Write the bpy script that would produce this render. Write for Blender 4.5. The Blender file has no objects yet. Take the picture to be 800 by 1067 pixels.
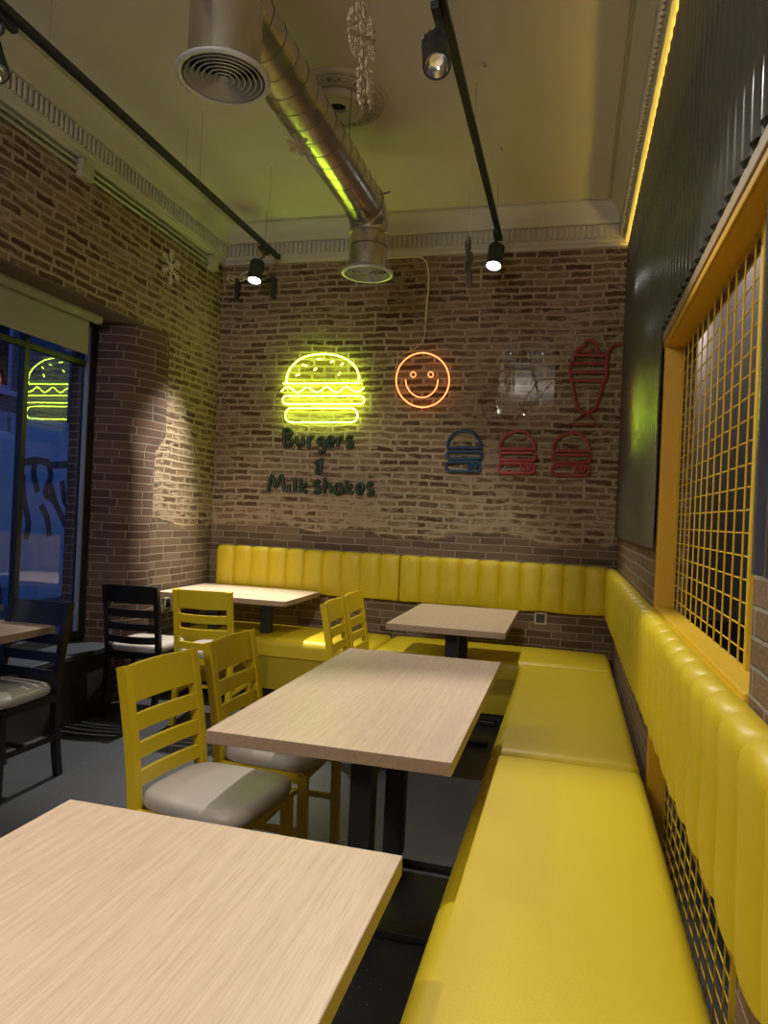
import bpy, bmesh, math, random
from mathutils import Vector, Matrix
random.seed(7)
PI = math.pi
C = bpy.context.scene.collection

# sign outlines in wall coordinates (x, z) in metres
BUN=[[-2.643,2.439],[-2.657,2.448],[-2.662,2.467],[-2.658,2.511],[-2.631,2.568],[-2.576,2.624],[-2.514,2.656],[-2.434,2.674],[-2.342,2.679],[-2.251,2.67],[-2.171,2.644],[-2.102,2.601],[-2.057,2.547],[-2.04,2.499],[-2.042,2.462],[-2.052,2.446],[-2.066,2.442]]
WAVE=[[-2.704,2.374],[-2.676,2.399],[-2.641,2.412],[-2.611,2.393],[-2.569,2.365],[-2.529,2.377],[-2.479,2.409],[-2.437,2.387],[-2.396,2.366],[-2.357,2.379],[-2.307,2.411],[-2.266,2.387],[-2.225,2.365],[-2.187,2.382],[-2.138,2.414],[-2.097,2.387],[-2.057,2.369],[-2.025,2.377],[-1.995,2.403]]
PATTY=[[-2.019,2.336],[-2.009,2.335],[-2.0,2.33],[-1.993,2.324],[-1.988,2.315],[-1.986,2.305],[-1.986,2.303],[-1.987,2.294],[-1.991,2.285],[-1.998,2.278],[-2.006,2.274],[-2.016,2.272],[-2.653,2.269],[-2.664,2.271],[-2.673,2.275],[-2.681,2.282],[-2.687,2.291],[-2.689,2.301],[-2.689,2.303],[-2.688,2.313],[-2.683,2.322],[-2.676,2.329],[-2.667,2.334],[-2.656,2.335]]
BASE=[[-2.094,2.238],[-2.077,2.235],[-2.062,2.228],[-2.049,2.217],[-2.041,2.203],[-2.038,2.187],[-2.037,2.175],[-2.039,2.16],[-2.046,2.145],[-2.057,2.134],[-2.072,2.126],[-2.088,2.124],[-2.6,2.118],[-2.618,2.12],[-2.634,2.128],[-2.647,2.139],[-2.655,2.154],[-2.659,2.17],[-2.659,2.182],[-2.657,2.198],[-2.65,2.213],[-2.638,2.225],[-2.623,2.232],[-2.606,2.235]]
SEEDS=[[[-2.528,2.594],[-2.489,2.583]],[[-2.4,2.638],[-2.363,2.636]],[[-2.285,2.61],[-2.257,2.626]],[[-2.196,2.583],[-2.178,2.602]],[[-2.425,2.547],[-2.405,2.564]],[[-2.579,2.505],[-2.547,2.518]],[[-2.212,2.505],[-2.199,2.529]]]
FACE=[[-1.303,2.462],[-1.304,2.425],[-1.312,2.39],[-1.326,2.356],[-1.346,2.326],[-1.37,2.3],[-1.399,2.278],[-1.432,2.263],[-1.467,2.253],[-1.504,2.249],[-1.541,2.252],[-1.577,2.262],[-1.612,2.277],[-1.643,2.299],[-1.671,2.325],[-1.694,2.356],[-1.711,2.39],[-1.723,2.426],[-1.728,2.464],[-1.726,2.501],[-1.718,2.538],[-1.704,2.572],[-1.684,2.602],[-1.658,2.629],[-1.629,2.65],[-1.596,2.665],[-1.56,2.674],[-1.523,2.677],[-1.486,2.673],[-1.45,2.663],[-1.416,2.647],[-1.385,2.626],[-1.358,2.599],[-1.336,2.569],[-1.319,2.535],[-1.308,2.499]]
EYES=[[[-1.571,2.507],[-1.574,2.494],[-1.584,2.486],[-1.596,2.486],[-1.607,2.494],[-1.611,2.507],[-1.608,2.519],[-1.598,2.527],[-1.586,2.527],[-1.575,2.519]],[[-1.431,2.506],[-1.434,2.493],[-1.444,2.486],[-1.456,2.486],[-1.466,2.494],[-1.471,2.506],[-1.467,2.518],[-1.458,2.526],[-1.446,2.526],[-1.435,2.518]]]
MOUTH=[[-1.652,2.467],[-1.641,2.418],[-1.608,2.369],[-1.56,2.335],[-1.513,2.325],[-1.464,2.336],[-1.423,2.369],[-1.398,2.414],[-1.392,2.466]]
SBUN=[[-0.889,1.934],[-0.883,1.983],[-0.845,2.041],[-0.765,2.073],[-0.691,2.058],[-0.644,2.004],[-0.62,1.939]]
SPAT=[[-0.644,1.909],[-0.634,1.908],[-0.626,1.902],[-0.62,1.894],[-0.618,1.884],[-0.617,1.882],[-0.619,1.872],[-0.624,1.863],[-0.632,1.857],[-0.642,1.855],[-0.861,1.85],[-0.872,1.851],[-0.88,1.857],[-0.886,1.865],[-0.889,1.875],[-0.889,1.878],[-0.887,1.888],[-0.882,1.896],[-0.874,1.902],[-0.864,1.905]]
SBAS=[[-0.656,1.83],[-0.644,1.828],[-0.634,1.821],[-0.627,1.812],[-0.625,1.8],[-0.624,1.788],[-0.626,1.776],[-0.632,1.766],[-0.641,1.759],[-0.652,1.757],[-0.859,1.751],[-0.871,1.753],[-0.881,1.759],[-0.888,1.769],[-0.891,1.781],[-0.892,1.793],[-0.89,1.805],[-0.884,1.815],[-0.874,1.822],[-0.863,1.824]]
SQG=[[-0.72,1.82],[-0.718,1.784],[-0.703,1.777],[-0.691,1.807],[-0.681,1.824],[-0.671,1.791],[-0.656,1.789],[-0.649,1.827]]
SHAKE=[[[-0.032,2.723],[-0.092,2.71],[-0.127,2.658],[-0.137,2.578],[-0.133,2.483],[-0.158,2.419],[-0.177,2.324],[-0.207,2.244],[-0.269,2.213],[-0.317,2.24],[-0.352,2.334],[-0.374,2.43],[-0.394,2.511],[-0.39,2.579],[-0.362,2.645],[-0.343,2.682],[-0.296,2.717]],[[-0.296,2.717],[-0.287,2.746],[-0.251,2.756],[-0.222,2.734],[-0.197,2.68],[-0.185,2.637]],[[-0.325,2.679],[-0.273,2.663],[-0.234,2.695]],[[-0.362,2.643],[-0.14,2.64]],[[-0.383,2.583],[-0.137,2.581]],[[-0.391,2.516],[-0.134,2.515]],[[-0.378,2.456],[-0.152,2.455]],[[-0.269,2.216],[-0.379,2.128],[-0.172,2.13],[-0.264,2.216]]]
CLEAR=[[[-0.89,2.462],[-1.0,2.351],[-1.04,2.283],[-1.017,2.186],[-0.951,2.124],[-0.865,2.116],[-0.791,2.155],[-0.742,2.227],[-0.726,2.294],[-0.687,2.361],[-0.617,2.461],[-0.497,2.473]],[[-0.957,2.463],[-0.94,2.516],[-0.846,2.544],[-0.704,2.548],[-0.638,2.533],[-0.59,2.485]],[[-0.497,2.473],[-0.567,2.39],[-0.655,2.275],[-0.735,2.184]],[[-1.057,2.322],[-0.974,2.419],[-0.92,2.491]]]
TEXT=[["B",[[[-2.672,2.061],[-2.666,1.928]],[[-2.672,2.054],[-2.631,2.061],[-2.608,2.032],[-2.628,2.001],[-2.665,1.994],[-2.619,1.992],[-2.597,1.958],[-2.624,1.928],[-2.666,1.928]]]],["u",[[[-2.56,2.007],[-2.557,1.953],[-2.535,1.93],[-2.507,1.946],[-2.503,2.008]],[[-2.503,2.008],[-2.499,1.931]]]],["r",[[[-2.457,2.008],[-2.45,1.923]],[[-2.452,1.966],[-2.436,2.0],[-2.41,2.001]]]],["g",[[[-2.322,1.989],[-2.351,2.001],[-2.368,1.97],[-2.348,1.939],[-2.32,1.952],[-2.322,1.989],[-2.315,1.909],[-2.332,1.878],[-2.358,1.887]]]],["e",[[[-2.284,1.966],[-2.239,1.967],[-2.244,1.997],[-2.267,2.006],[-2.288,1.978],[-2.283,1.942],[-2.26,1.927],[-2.234,1.939]]]],["r",[[[-2.204,2.007],[-2.197,1.928]],[[-2.199,1.968],[-2.182,2.0],[-2.155,2.0]]]],["s",[[[-2.073,2.006],[-2.099,2.014],[-2.12,1.996],[-2.103,1.974],[-2.077,1.962],[-2.076,1.935],[-2.098,1.926],[-2.121,1.936]]]],["&",[[[-2.336,1.83],[-2.336,1.756],[-2.349,1.707],[-2.375,1.725],[-2.346,1.768],[-2.378,1.786],[-2.372,1.804],[-2.347,1.793],[-2.334,1.707]]]],["M",[[[-2.794,1.541],[-2.765,1.679],[-2.724,1.578],[-2.678,1.682],[-2.65,1.546]]]],["i",[[[-2.611,1.608],[-2.608,1.545]],[[-2.613,1.643],[-2.613,1.637]]]],["l",[[[-2.556,1.655],[-2.556,1.544]]]],["k",[[[-2.509,1.656],[-2.507,1.541]],[[-2.454,1.617],[-2.505,1.581],[-2.447,1.543]]]],["s",[[[-2.338,1.632],[-2.363,1.64],[-2.384,1.621],[-2.367,1.598],[-2.341,1.584],[-2.34,1.556],[-2.361,1.546],[-2.384,1.556]]]],["h",[[[-2.296,1.672],[-2.294,1.548]],[[-2.295,1.598],[-2.27,1.621],[-2.246,1.599],[-2.24,1.55]]]],["a",[[[-2.152,1.614],[-2.185,1.621],[-2.205,1.589],[-2.196,1.55],[-2.167,1.547],[-2.15,1.575],[-2.152,1.614],[-2.143,1.544]]]],["k",[[[-2.11,1.656],[-2.109,1.548]],[[-2.057,1.62],[-2.107,1.586],[-2.05,1.55]]]],["e",[[[-2.016,1.589],[-1.971,1.59],[-1.975,1.619],[-1.998,1.627],[-2.02,1.6],[-2.015,1.566],[-1.992,1.552],[-1.966,1.564]]]],["s",[[[-1.885,1.627],[-1.91,1.635],[-1.93,1.617],[-1.914,1.595],[-1.889,1.583],[-1.888,1.557],[-1.908,1.547],[-1.93,1.557]]]]]
GRAF=[[[3.08,1.907],[3.323,1.95],[3.556,1.946]],[[3.3,1.941],[3.29,1.742],[3.373,1.513]],[[3.071,1.695],[3.113,1.372],[3.222,1.046],[3.192,0.817]],[[3.481,1.282],[3.612,1.081],[3.665,0.858]],[[3.581,1.931],[3.642,1.73],[3.538,1.487],[3.739,1.357],[4.013,1.011]],[[3.607,1.899],[4.002,1.947]],[[3.894,1.658],[3.962,1.398],[4.046,1.295]],[[3.651,1.594],[3.793,1.289]]]

# ---------------------------------------------------------------- materials
def new_mat(name):
    m = bpy.data.materials.new(name); m.use_nodes = True
    nt = m.node_tree
    return m, nt, nt.nodes['Principled BSDF'], nt.nodes['Material Output']

def N(nt, typ, **kw):
    n = nt.nodes.new(typ)
    for k, v in kw.items():
        if k.startswith('i_'):
            n.inputs[k[2:].replace('_', ' ')].default_value = v
        else:
            setattr(n, k, v)
    return n

def mathn(nt, op, a, b=None, c=None, clamp=False):
    n = nt.nodes.new('ShaderNodeMath'); n.operation = op; n.use_clamp = clamp
    for i, v in enumerate((a, b, c)):
        if v is None: continue
        if isinstance(v, (int, float)): n.inputs[i].default_value = v
        else: nt.links.new(v, n.inputs[i])
    return n.outputs[0]

def mixc(nt, f, a, b):
    n = nt.nodes.new('ShaderNodeMix'); n.data_type = 'RGBA'
    for s, v in ((n.inputs[0], f), (n.inputs[6], a), (n.inputs[7], b)):
        if isinstance(v, (int, float)): s.default_value = v
        elif isinstance(v, tuple): s.default_value = (*v[:3], 1)
        else: nt.links.new(v, s)
    return n.outputs[2]

def ramp(nt, f, stops):
    n = nt.nodes.new('ShaderNodeValToRGB'); cr = n.color_ramp
    while len(cr.elements) < len(stops): cr.elements.new(0.5)
    for e, (p, c) in zip(cr.elements, stops):
        e.position = p; e.color = (*c, 1)
    nt.links.new(f, n.inputs[0]); return n.outputs[0]

def plain(name, col, rough=.5, metal=0., var=.08, scale=14., bump=0., spec=.5, bscale=60., coat=0.):
    m, nt, b, o = new_mat(name)
    tc = N(nt, 'ShaderNodeTexCoord')
    no = N(nt, 'ShaderNodeTexNoise', i_Scale=scale, i_Detail=5.)
    nt.links.new(tc.outputs['Object'], no.inputs['Vector'])
    lo = tuple(c*(1-var) for c in col); hi = tuple(min(1, c*(1+var)) for c in col)
    nt.links.new(mixc(nt, no.outputs['Fac'], lo, hi), b.inputs['Base Color'])
    b.inputs['Roughness'].default_value = rough; b.inputs['Metallic'].default_value = metal
    b.inputs['Specular IOR Level'].default_value = spec
    b.inputs['Coat Weight'].default_value = coat
    if bump:
        n2 = N(nt, 'ShaderNodeTexNoise', i_Scale=bscale, i_Detail=4.)
        nt.links.new(tc.outputs['Object'], n2.inputs['Vector'])
        bp = N(nt, 'ShaderNodeBump', i_Strength=bump, i_Distance=.003)
        nt.links.new(n2.outputs['Fac'], bp.inputs['Height']); nt.links.new(bp.outputs[0], b.inputs['Normal'])
    return m

def glow(name, col, strength):
    m, nt, b, o = new_mat(name)
    b.inputs['Base Color'].default_value = (*col, 1)
    b.inputs['Emission Color'].default_value = (*col, 1)
    b.inputs['Emission Strength'].default_value = strength
    return m

def brick_mat(name, neat_h, neat_cols, old=True, neat_w=.235, neat_row=.057):
    m, nt, b, o = new_mat(name)
    L = nt.links.new
    uv = N(nt, 'ShaderNodeUVMap'); uv.uv_map = 'UVMap'
    sep = N(nt, 'ShaderNodeSeparateXYZ'); L(uv.outputs[0], sep.inputs[0])
    # wobble of the courses
    nz1 = N(nt, 'ShaderNodeTexNoise', i_Scale=2.2, i_Detail=2.); L(uv.outputs[0], nz1.inputs['Vector'])
    nz2 = N(nt, 'ShaderNodeTexNoise', i_Scale=30., i_Detail=8., i_Roughness=.78); L(uv.outputs[0], nz2.inputs['Vector'])
    def warp(a1, a2):
        s1 = N(nt, 'ShaderNodeVectorMath', operation='SUBTRACT'); L(nz1.outputs['Color'], s1.inputs[0]); s1.inputs[1].default_value = (.5, .5, .5)
        m1 = N(nt, 'ShaderNodeVectorMath', operation='SCALE'); L(s1.outputs[0], m1.inputs[0]); m1.inputs['Scale'].default_value = a1
        s2 = N(nt, 'ShaderNodeVectorMath', operation='SUBTRACT'); L(nz2.outputs['Color'], s2.inputs[0]); s2.inputs[1].default_value = (.5, .5, .5)
        m2 = N(nt, 'ShaderNodeVectorMath', operation='SCALE'); L(s2.outputs[0], m2.inputs[0]); m2.inputs['Scale'].default_value = a2
        ad = N(nt, 'ShaderNodeVectorMath', operation='ADD'); L(uv.outputs[0], ad.inputs[0]); L(m1.outputs[0], ad.inputs[1])
        a2_ = N(nt, 'ShaderNodeVectorMath', operation='ADD'); L(ad.outputs[0], a2_.inputs[0]); L(m2.outputs[0], a2_.inputs[1])
        return a2_.outputs[0]
    def bricks(vec, w, h, mortar, smooth, c1, c2, cm):
        t = N(nt, 'ShaderNodeTexBrick', i_Scale=1., i_Mortar_Size=mortar, i_Mortar_Smooth=smooth, i_Bias=0., i_Brick_Width=w, i_Row_Height=h)
        t.offset = .5; t.squash = .8; t.squash_frequency = 3
        t.inputs['Color1'].default_value = (*c1, 1); t.inputs['Color2'].default_value = (*c2, 1); t.inputs['Mortar'].default_value = (*cm, 1)
        L(vec, t.inputs['Vector']); return t
    big = N(nt, 'ShaderNodeTexNoise', i_Scale=1.6, i_Detail=6.); L(uv.outputs[0], big.inputs['Vector'])
    fine = N(nt, 'ShaderNodeTexNoise', i_Scale=90., i_Detail=5.); L(uv.outputs[0], fine.inputs['Vector'])
    # neat courses, thin pale joints
    nb = bricks(warp(.016, .008), neat_w, neat_row, .0055, .4, *neat_cols)
    if old:
        ob = bricks(warp(.055, .040), .21, .054, .0135, .7, (.085, .045, .024), (.33, .22, .125), (.40, .30, .19))
        # crumbled bricks: joints spread over parts of the brick faces
        mp = N(nt, 'ShaderNodeMapping'); mp.inputs['Scale'].default_value = (9, 24, 1); L(uv.outputs[0], mp.inputs[0])
        er = N(nt, 'ShaderNodeTexNoise', i_Scale=1., i_Detail=5., i_Roughness=.65); L(mp.outputs[0], er.inputs['Vector'])
        e2 = mathn(nt, 'ADD', er.outputs['Fac'], mathn(nt, 'MULTIPLY', mathn(nt, 'SUBTRACT', big.outputs['Fac'], .5), .45))
        # larger pieces of older render low on the wall
        hz = mathn(nt, 'MULTIPLY', mathn(nt, 'SUBTRACT', 1.9, sep.outputs[1]), .10, clamp=False)
        e3 = mathn(nt, 'ADD', e2, mathn(nt, 'MAXIMUM', mathn(nt, 'MINIMUM', hz, .06), -.02))
        ero = mathn(nt, 'MULTIPLY', mathn(nt, 'SUBTRACT', e3, .49), 7., clamp=True)
        fac_old = mathn(nt, 'MAXIMUM', ob.outputs['Fac'], mathn(nt, 'MULTIPLY', ero, .85))
        mort = mixc(nt, fine.outputs['Fac'], (.33, .25, .16), (.52, .42, .29))
        mort = mixc(nt, mathn(nt, 'MULTIPLY', mathn(nt, 'SUBTRACT', big.outputs['Fac'], .38), 2.2, clamp=True), mort, (.33, .25, .165))
        bcol = mixc(nt, mathn(nt, 'MULTIPLY', fine.outputs['Fac'], .5), ob.outputs['Color'], (.07, .035, .02))
        colo = mixc(nt, fac_old, bcol, mort)
        # ragged line between old and neat brickwork
        lim = mathn(nt, 'ADD', neat_h, mathn(nt, 'MULTIPLY', mathn(nt, 'SUBTRACT', big.outputs['Fac'], .5), .34))
        sw = mathn(nt, 'MULTIPLY', mathn(nt, 'SUBTRACT', sep.outputs[1], lim), 60., clamp=True)
        ncol = mixc(nt, mathn(nt, 'MULTIPLY', fine.outputs['Fac'], .4), nb.outputs['Color'], (.10, .06, .04))
        col = mixc(nt, sw, ncol, colo)
        fac = mathn(nt, 'ADD', mathn(nt, 'MULTIPLY', fac_old, sw), mathn(nt, 'MULTIPLY', nb.outputs['Fac'], mathn(nt, 'SUBTRACT', 1., sw)))
        sgn = mathn(nt, 'SUBTRACT', mathn(nt, 'MULTIPLY', sw, .5), mathn(nt, 'MULTIPLY', mathn(nt, 'SUBTRACT', 1., sw), .8))
        hgt = mathn(nt, 'ADD', mathn(nt, 'MULTIPLY', fac, sgn), mathn(nt, 'MULTIPLY', fine.outputs['Fac'], .35))
    else:
        col = mixc(nt, mathn(nt, 'MULTIPLY', fine.outputs['Fac'], .5), nb.outputs['Color'], (.10, .05, .04))
        hgt = mathn(nt, 'ADD', mathn(nt, 'MULTIPLY', nb.outputs['Fac'], -.8), mathn(nt, 'MULTIPLY', fine.outputs['Fac'], .35))
    L(col, b.inputs['Base Color']); b.inputs['Roughness'].default_value = .9; b.inputs['Specular IOR Level'].default_value = .2
    bp = N(nt, 'ShaderNodeBump', i_Strength=.9, i_Distance=.012); L(hgt, bp.inputs['Height']); L(bp.outputs[0], b.inputs['Normal'])
    return m

def wood_mat(name, c1, c2, c3, rough=.38):
    m, nt, b, o = new_mat(name); L = nt.links.new
    tc = N(nt, 'ShaderNodeTexCoord')
    mp = N(nt, 'ShaderNodeMapping'); mp.inputs['Scale'].default_value = (1., .03, 1.); L(tc.outputs['Object'], mp.inputs[0])
    n0 = N(nt, 'ShaderNodeTexNoise', i_Scale=5.5, i_Detail=2.); L(mp.outputs[0], n0.inputs['Vector'])
    n1 = N(nt, 'ShaderNodeTexNoise', i_Scale=300., i_Detail=3., i_Roughness=.6); L(mp.outputs[0], n1.inputs['Vector'])
    wv = mathn(nt, 'FRACT', mathn(nt, 'MULTIPLY', n0.outputs['Fac'], 17.))
    tri = mathn(nt, 'ABSOLUTE', mathn(nt, 'SUBTRACT', wv, .5))
    base = mixc(nt, mathn(nt, 'MULTIPLY', tri, 1.15), c1, c2)
    st = mathn(nt, 'MULTIPLY', mathn(nt, 'SUBTRACT', n1.outputs['Fac'], .475), 3.1, clamp=True)
    col = mixc(nt, st, base, c3)
    L(col, b.inputs['Base Color']); b.inputs['Roughness'].default_value = rough
    bp = N(nt, 'ShaderNodeBump', i_Strength=.12, i_Distance=.001); L(n1.outputs['Fac'], bp.inputs['Height']); L(bp.outputs[0], b.inputs['Normal'])
    return m

def glass_mat(name, tint=(1, 1, 1)):
    m, nt, b, o = new_mat(name); L = nt.links.new
    tr = N(nt, 'ShaderNodeBsdfTransparent'); tr.inputs[0].default_value = (*tint, 1)
    gl = N(nt, 'ShaderNodeBsdfGlossy'); gl.inputs['Roughness'].default_value = .01
    fr = N(nt, 'ShaderNodeFresnel'); ge = N(nt, 'ShaderNodeNewGeometry')
    L(mathn(nt, 'SUBTRACT', 1.55, mathn(nt, 'MULTIPLY', ge.outputs['Backfacing'], 1.55-1/1.55)), fr.inputs['IOR'])
    f2 = mathn(nt, 'MULTIPLY', fr.outputs[0], 1., clamp=True)
    mx = N(nt, 'ShaderNodeMixShader'); L(f2, mx.inputs[0]); L(tr.outputs[0], mx.inputs[1]); L(gl.outputs[0], mx.inputs[2])
    L(mx.outputs[0], o.inputs[0]); return m

def floor_mat():
    m, nt, b, o = new_mat('slate_floor'); L = nt.links.new
    tc = N(nt, 'ShaderNodeTexCoord')
    a = N(nt, 'ShaderNodeTexNoise', i_Scale=2.5, i_Detail=6.); L(tc.outputs['Object'], a.inputs['Vector'])
    s = N(nt, 'ShaderNodeTexVoronoi', i_Scale=46.); L(tc.outputs['Object'], s.inputs['Vector'])
    n = N(nt, 'ShaderNodeTexNoise', i_Scale=3., i_Detail=2.); L(tc.outputs['Object'], n.inputs['Vector'])
    spk = mathn(nt, 'MULTIPLY', mathn(nt, 'LESS_THAN', s.outputs['Distance'], .085), mathn(nt, 'GREATER_THAN', n.outputs['Fac'], .56))
    base = mixc(nt, a.outputs['Fac'], (.020, .022, .027), (.043, .045, .053))
    L(mixc(nt, spk, base, (.5, .48, .45)), b.inputs['Base Color'])
    b.inputs['Roughness'].default_value = .42
    n2 = N(nt, 'ShaderNodeTexNoise', i_Scale=120., i_Detail=3.); L(tc.outputs['Object'], n2.inputs['Vector'])
    bp = N(nt, 'ShaderNodeBump', i_Strength=.15, i_Distance=.002); L(n2.outputs['Fac'], bp.inputs['Height']); L(bp.outputs[0], b.inputs['Normal'])
    return m

NEAT = ((.105, .070, .045), (.215, .150, .095), (.36, .31, .235))
REDN = ((.085, .050, .042), (.165, .095, .075), (.31, .26, .21))
M_BRICK = brick_mat('old_brick', 1.24, NEAT)
M_BRICK_R = brick_mat('neat_brick', 9., ((.20, .13, .07), (.27, .18, .10), (.40, .36, .29)), old=False)
M_BRICK_P = brick_mat('red_brick', 9., REDN, old=False)
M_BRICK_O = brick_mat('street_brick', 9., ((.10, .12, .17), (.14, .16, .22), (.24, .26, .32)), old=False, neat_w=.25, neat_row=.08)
M_FLOOR = floor_mat()
M_CEIL = plain('ceiling_paint', (.64, .59, .52), .85, var=.04, scale=3., bump=.1, bscale=30.)
M_PLAST = plain('cornice_paint', (.52, .48, .40), .8, var=.05)
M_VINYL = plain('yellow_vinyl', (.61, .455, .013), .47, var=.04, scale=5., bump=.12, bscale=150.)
M_VINYL_SHADE = plain('yellow_vinyl_shaded', (.42, .31, .009), .5, var=.05, scale=5.)  # same yellow vinyl, darkened so the bench base looks shaded
M_PIPING = plain('yellow_piping', (.60, .45, .012), .4)
M_CHAIRY = plain('yellow_lacquer', (.55, .39, .010), .33, var=.04)
M_CHAIRB = plain('black_lacquer', (.009, .008, .008), .30, var=.1)
M_SEAT = plain('taupe_vinyl', (.37, .33, .29), .42, var=.05, bump=.1, bscale=200.)
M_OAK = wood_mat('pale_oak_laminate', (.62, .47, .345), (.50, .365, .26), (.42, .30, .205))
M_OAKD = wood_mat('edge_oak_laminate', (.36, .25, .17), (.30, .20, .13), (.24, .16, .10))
M_BLACK = plain('black_steel', (.022, .021, .022), .45, var=.1)
M_TRACK = plain('graphite_track', (.035, .038, .045), .45, metal=.2)
M_HEAD = plain('graphite_lamp', (.045, .047, .052), .5, metal=.3)
M_REFL = plain('lamp_reflector', (.8, .8, .8), .15, metal=1.)
M_GALV = plain('galvanised_steel', (.50, .50, .49), .17, metal=.86, var=.10, scale=5., bump=.05, bscale=8.)
M_DUCT = plain('spiral_duct_steel', (.66, .63, .56), .27, metal=1., var=.08, scale=6., bump=.05, bscale=20.)
M_SEAM = plain('duct_seam', (.20, .19, .17), .4, metal=.9)
M_GRILLE = plain('grille_metal', (.62, .62, .64), .4, metal=.35)
M_DARK = plain('dark_void', (.01, .01, .01), .9)
M_FRAME = plain('orange_yellow_paint', (.62, .33, .012), .42, var=.05)
M_WIRE = plain('wire_yellow_paint', (.66, .42, .02), .45)
M_BEAMW = plain('pale_brown_strip', (.36, .25, .13), .5)
M_WFRAME = plain('dark_window_frame', (.012, .013, .016), .4)
M_ALU = plain('grey_alu_strip', (.30, .31, .34), .4, metal=.4)
M_BLIND = plain('beige_blind', (.34, .31, .22), .8, var=.03)
M_LINTEL = plain('brown_plaster', (.13, .085, .06), .85, var=.2, scale=8.)
M_SILL = plain('dark_sill', (.022, .025, .032), .45)
M_PANEL = plain('black_panel', (.02, .018, .016), .5)
M_SIDE = plain('side_room_plaster', (.36, .32, .30), .95, spec=.15, var=.08, scale=4.)
M_CRATE = plain('dark_brown_wood', (.03, .018, .012), .5)
M_WHITE = plain('white_plastic', (.6, .6, .55), .5)
M_CONDUIT = plain('grey_conduit', (.42, .41, .34), .35, metal=.3)
M_CREAM = plain('cream_plastic', (.50, .45, .30), .5)
M_CABLE = plain('pale_cable', (.80, .72, .42), .5)
M_STRING = plain('nylon_string', (.25, .23, .18), .5)
M_GLITTER = plain('gold_glitter', (.66, .58, .43), .6, metal=0., var=.4, scale=200., bump=.8, bscale=300.)
M_SILVERG = plain('silver_glitter', (.20, .20, .20), .4, metal=.4, var=.5, scale=200., bump=.8, bscale=300.)
M_TEXT = plain('dark_green_tube', (.006, .024, .008), .5)
M_BLUE = plain('unlit_blue_tube', (.018, .055, .13), .45)
M_RED = plain('unlit_red_tube', (.33, .045, .05), .45)
M_RED2 = plain('unlit_crimson_tube', (.28, .036, .042), .45)
M_REDB = plain('unlit_coral_tube', (.42, .065, .075), .45)
M_CLEARL = plain('thin_amber_tube', (.22, .09, .05), .4)
M_ACRYL = glass_mat('clear_acrylic')
M_GLASS = glass_mat('window_glass', (.93, .96, 1.))
M_NEONG = glow('neon_yellow_green', (.66, 1., .06), 22.)
M_NEONO = glow('neon_orange', (1., .26, .08), 3.3)
M_LED = glow('warm_led_strip', (1., .68, .09), 26.)
M_LENS = glow('lamp_lens_lit', (1., .98, .92), 14.)
M_HOARD = plain('hoarding_paint', (.46, .52, .60), .6, var=.12, scale=1.5)
M_HOARD2 = plain('hoarding_edge', (.30, .36, .44), .6)
M_GRAF = plain('graffiti_black', (.03, .035, .05), .6)
M_PAVE = plain('pavement', (.12, .12, .13), .8)
M_SCREEN = plain('outlet_face', (.03, .03, .03), .4)

# ---------------------------------------------------------------- mesh helpers
def link(name, bm, mat, parent=None, smooth=False, loc=None):
    me = bpy.data.meshes.new(name); bmesh.ops.recalc_face_normals(bm, faces=bm.faces) if len(bm.faces) < 60000 else None
    bm.to_mesh(me); bm.free()
    o = bpy.data.objects.new(name, me); C.objects.link(o)
    me.materials.append(mat)
    if smooth:
        for p in me.polygons: p.use_smooth = True
        try:
            me.set_sharp_from_angle(angle=math.radians(38))
        except Exception: pass
    if parent: o.parent = parent
    if loc: o.location = loc
    return o

def thing(name, label, cat, loc=(0, 0, 0), rz=0., group=None):
    o = bpy.data.objects.new(name, None); C.objects.link(o); o.empty_display_size = .1
    o.location = loc; o.rotation_euler = (0, 0, rz); o['label'] = label; o['category'] = cat
    if group: o['group'] = group
    return o

def tag(o, label, cat, group=None, kind=None):
    o['label'] = label; o['category'] = cat
    if group: o['group'] = group
    if kind: o['kind'] = kind
    return o

def struct(o): o['kind'] = 'structure'; return o

def box(bm, x0, x1, y0, y1, z0, z1, bev=0., seg=2):
    b2 = bmesh.new(); bmesh.ops.create_cube(b2, size=1)
    for v in b2.verts:
        v.co = Vector(((x0+x1)/2+v.co.x*(x1-x0), (y0+y1)/2+v.co.y*(y1-y0), (z0+z1)/2+v.co.z*(z1-z0)))
    if bev: bmesh.ops.bevel(b2, geom=b2.edges[:], offset=bev, segments=seg, affect='EDGES', profile=.5)
    me = bpy.data.meshes.new('t'); b2.to_mesh(me); b2.free(); bm.from_mesh(me); bpy.data.meshes.remove(me)
    return bm

def B(*a, **k): return box(bmesh.new(), *a, **k)

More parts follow.
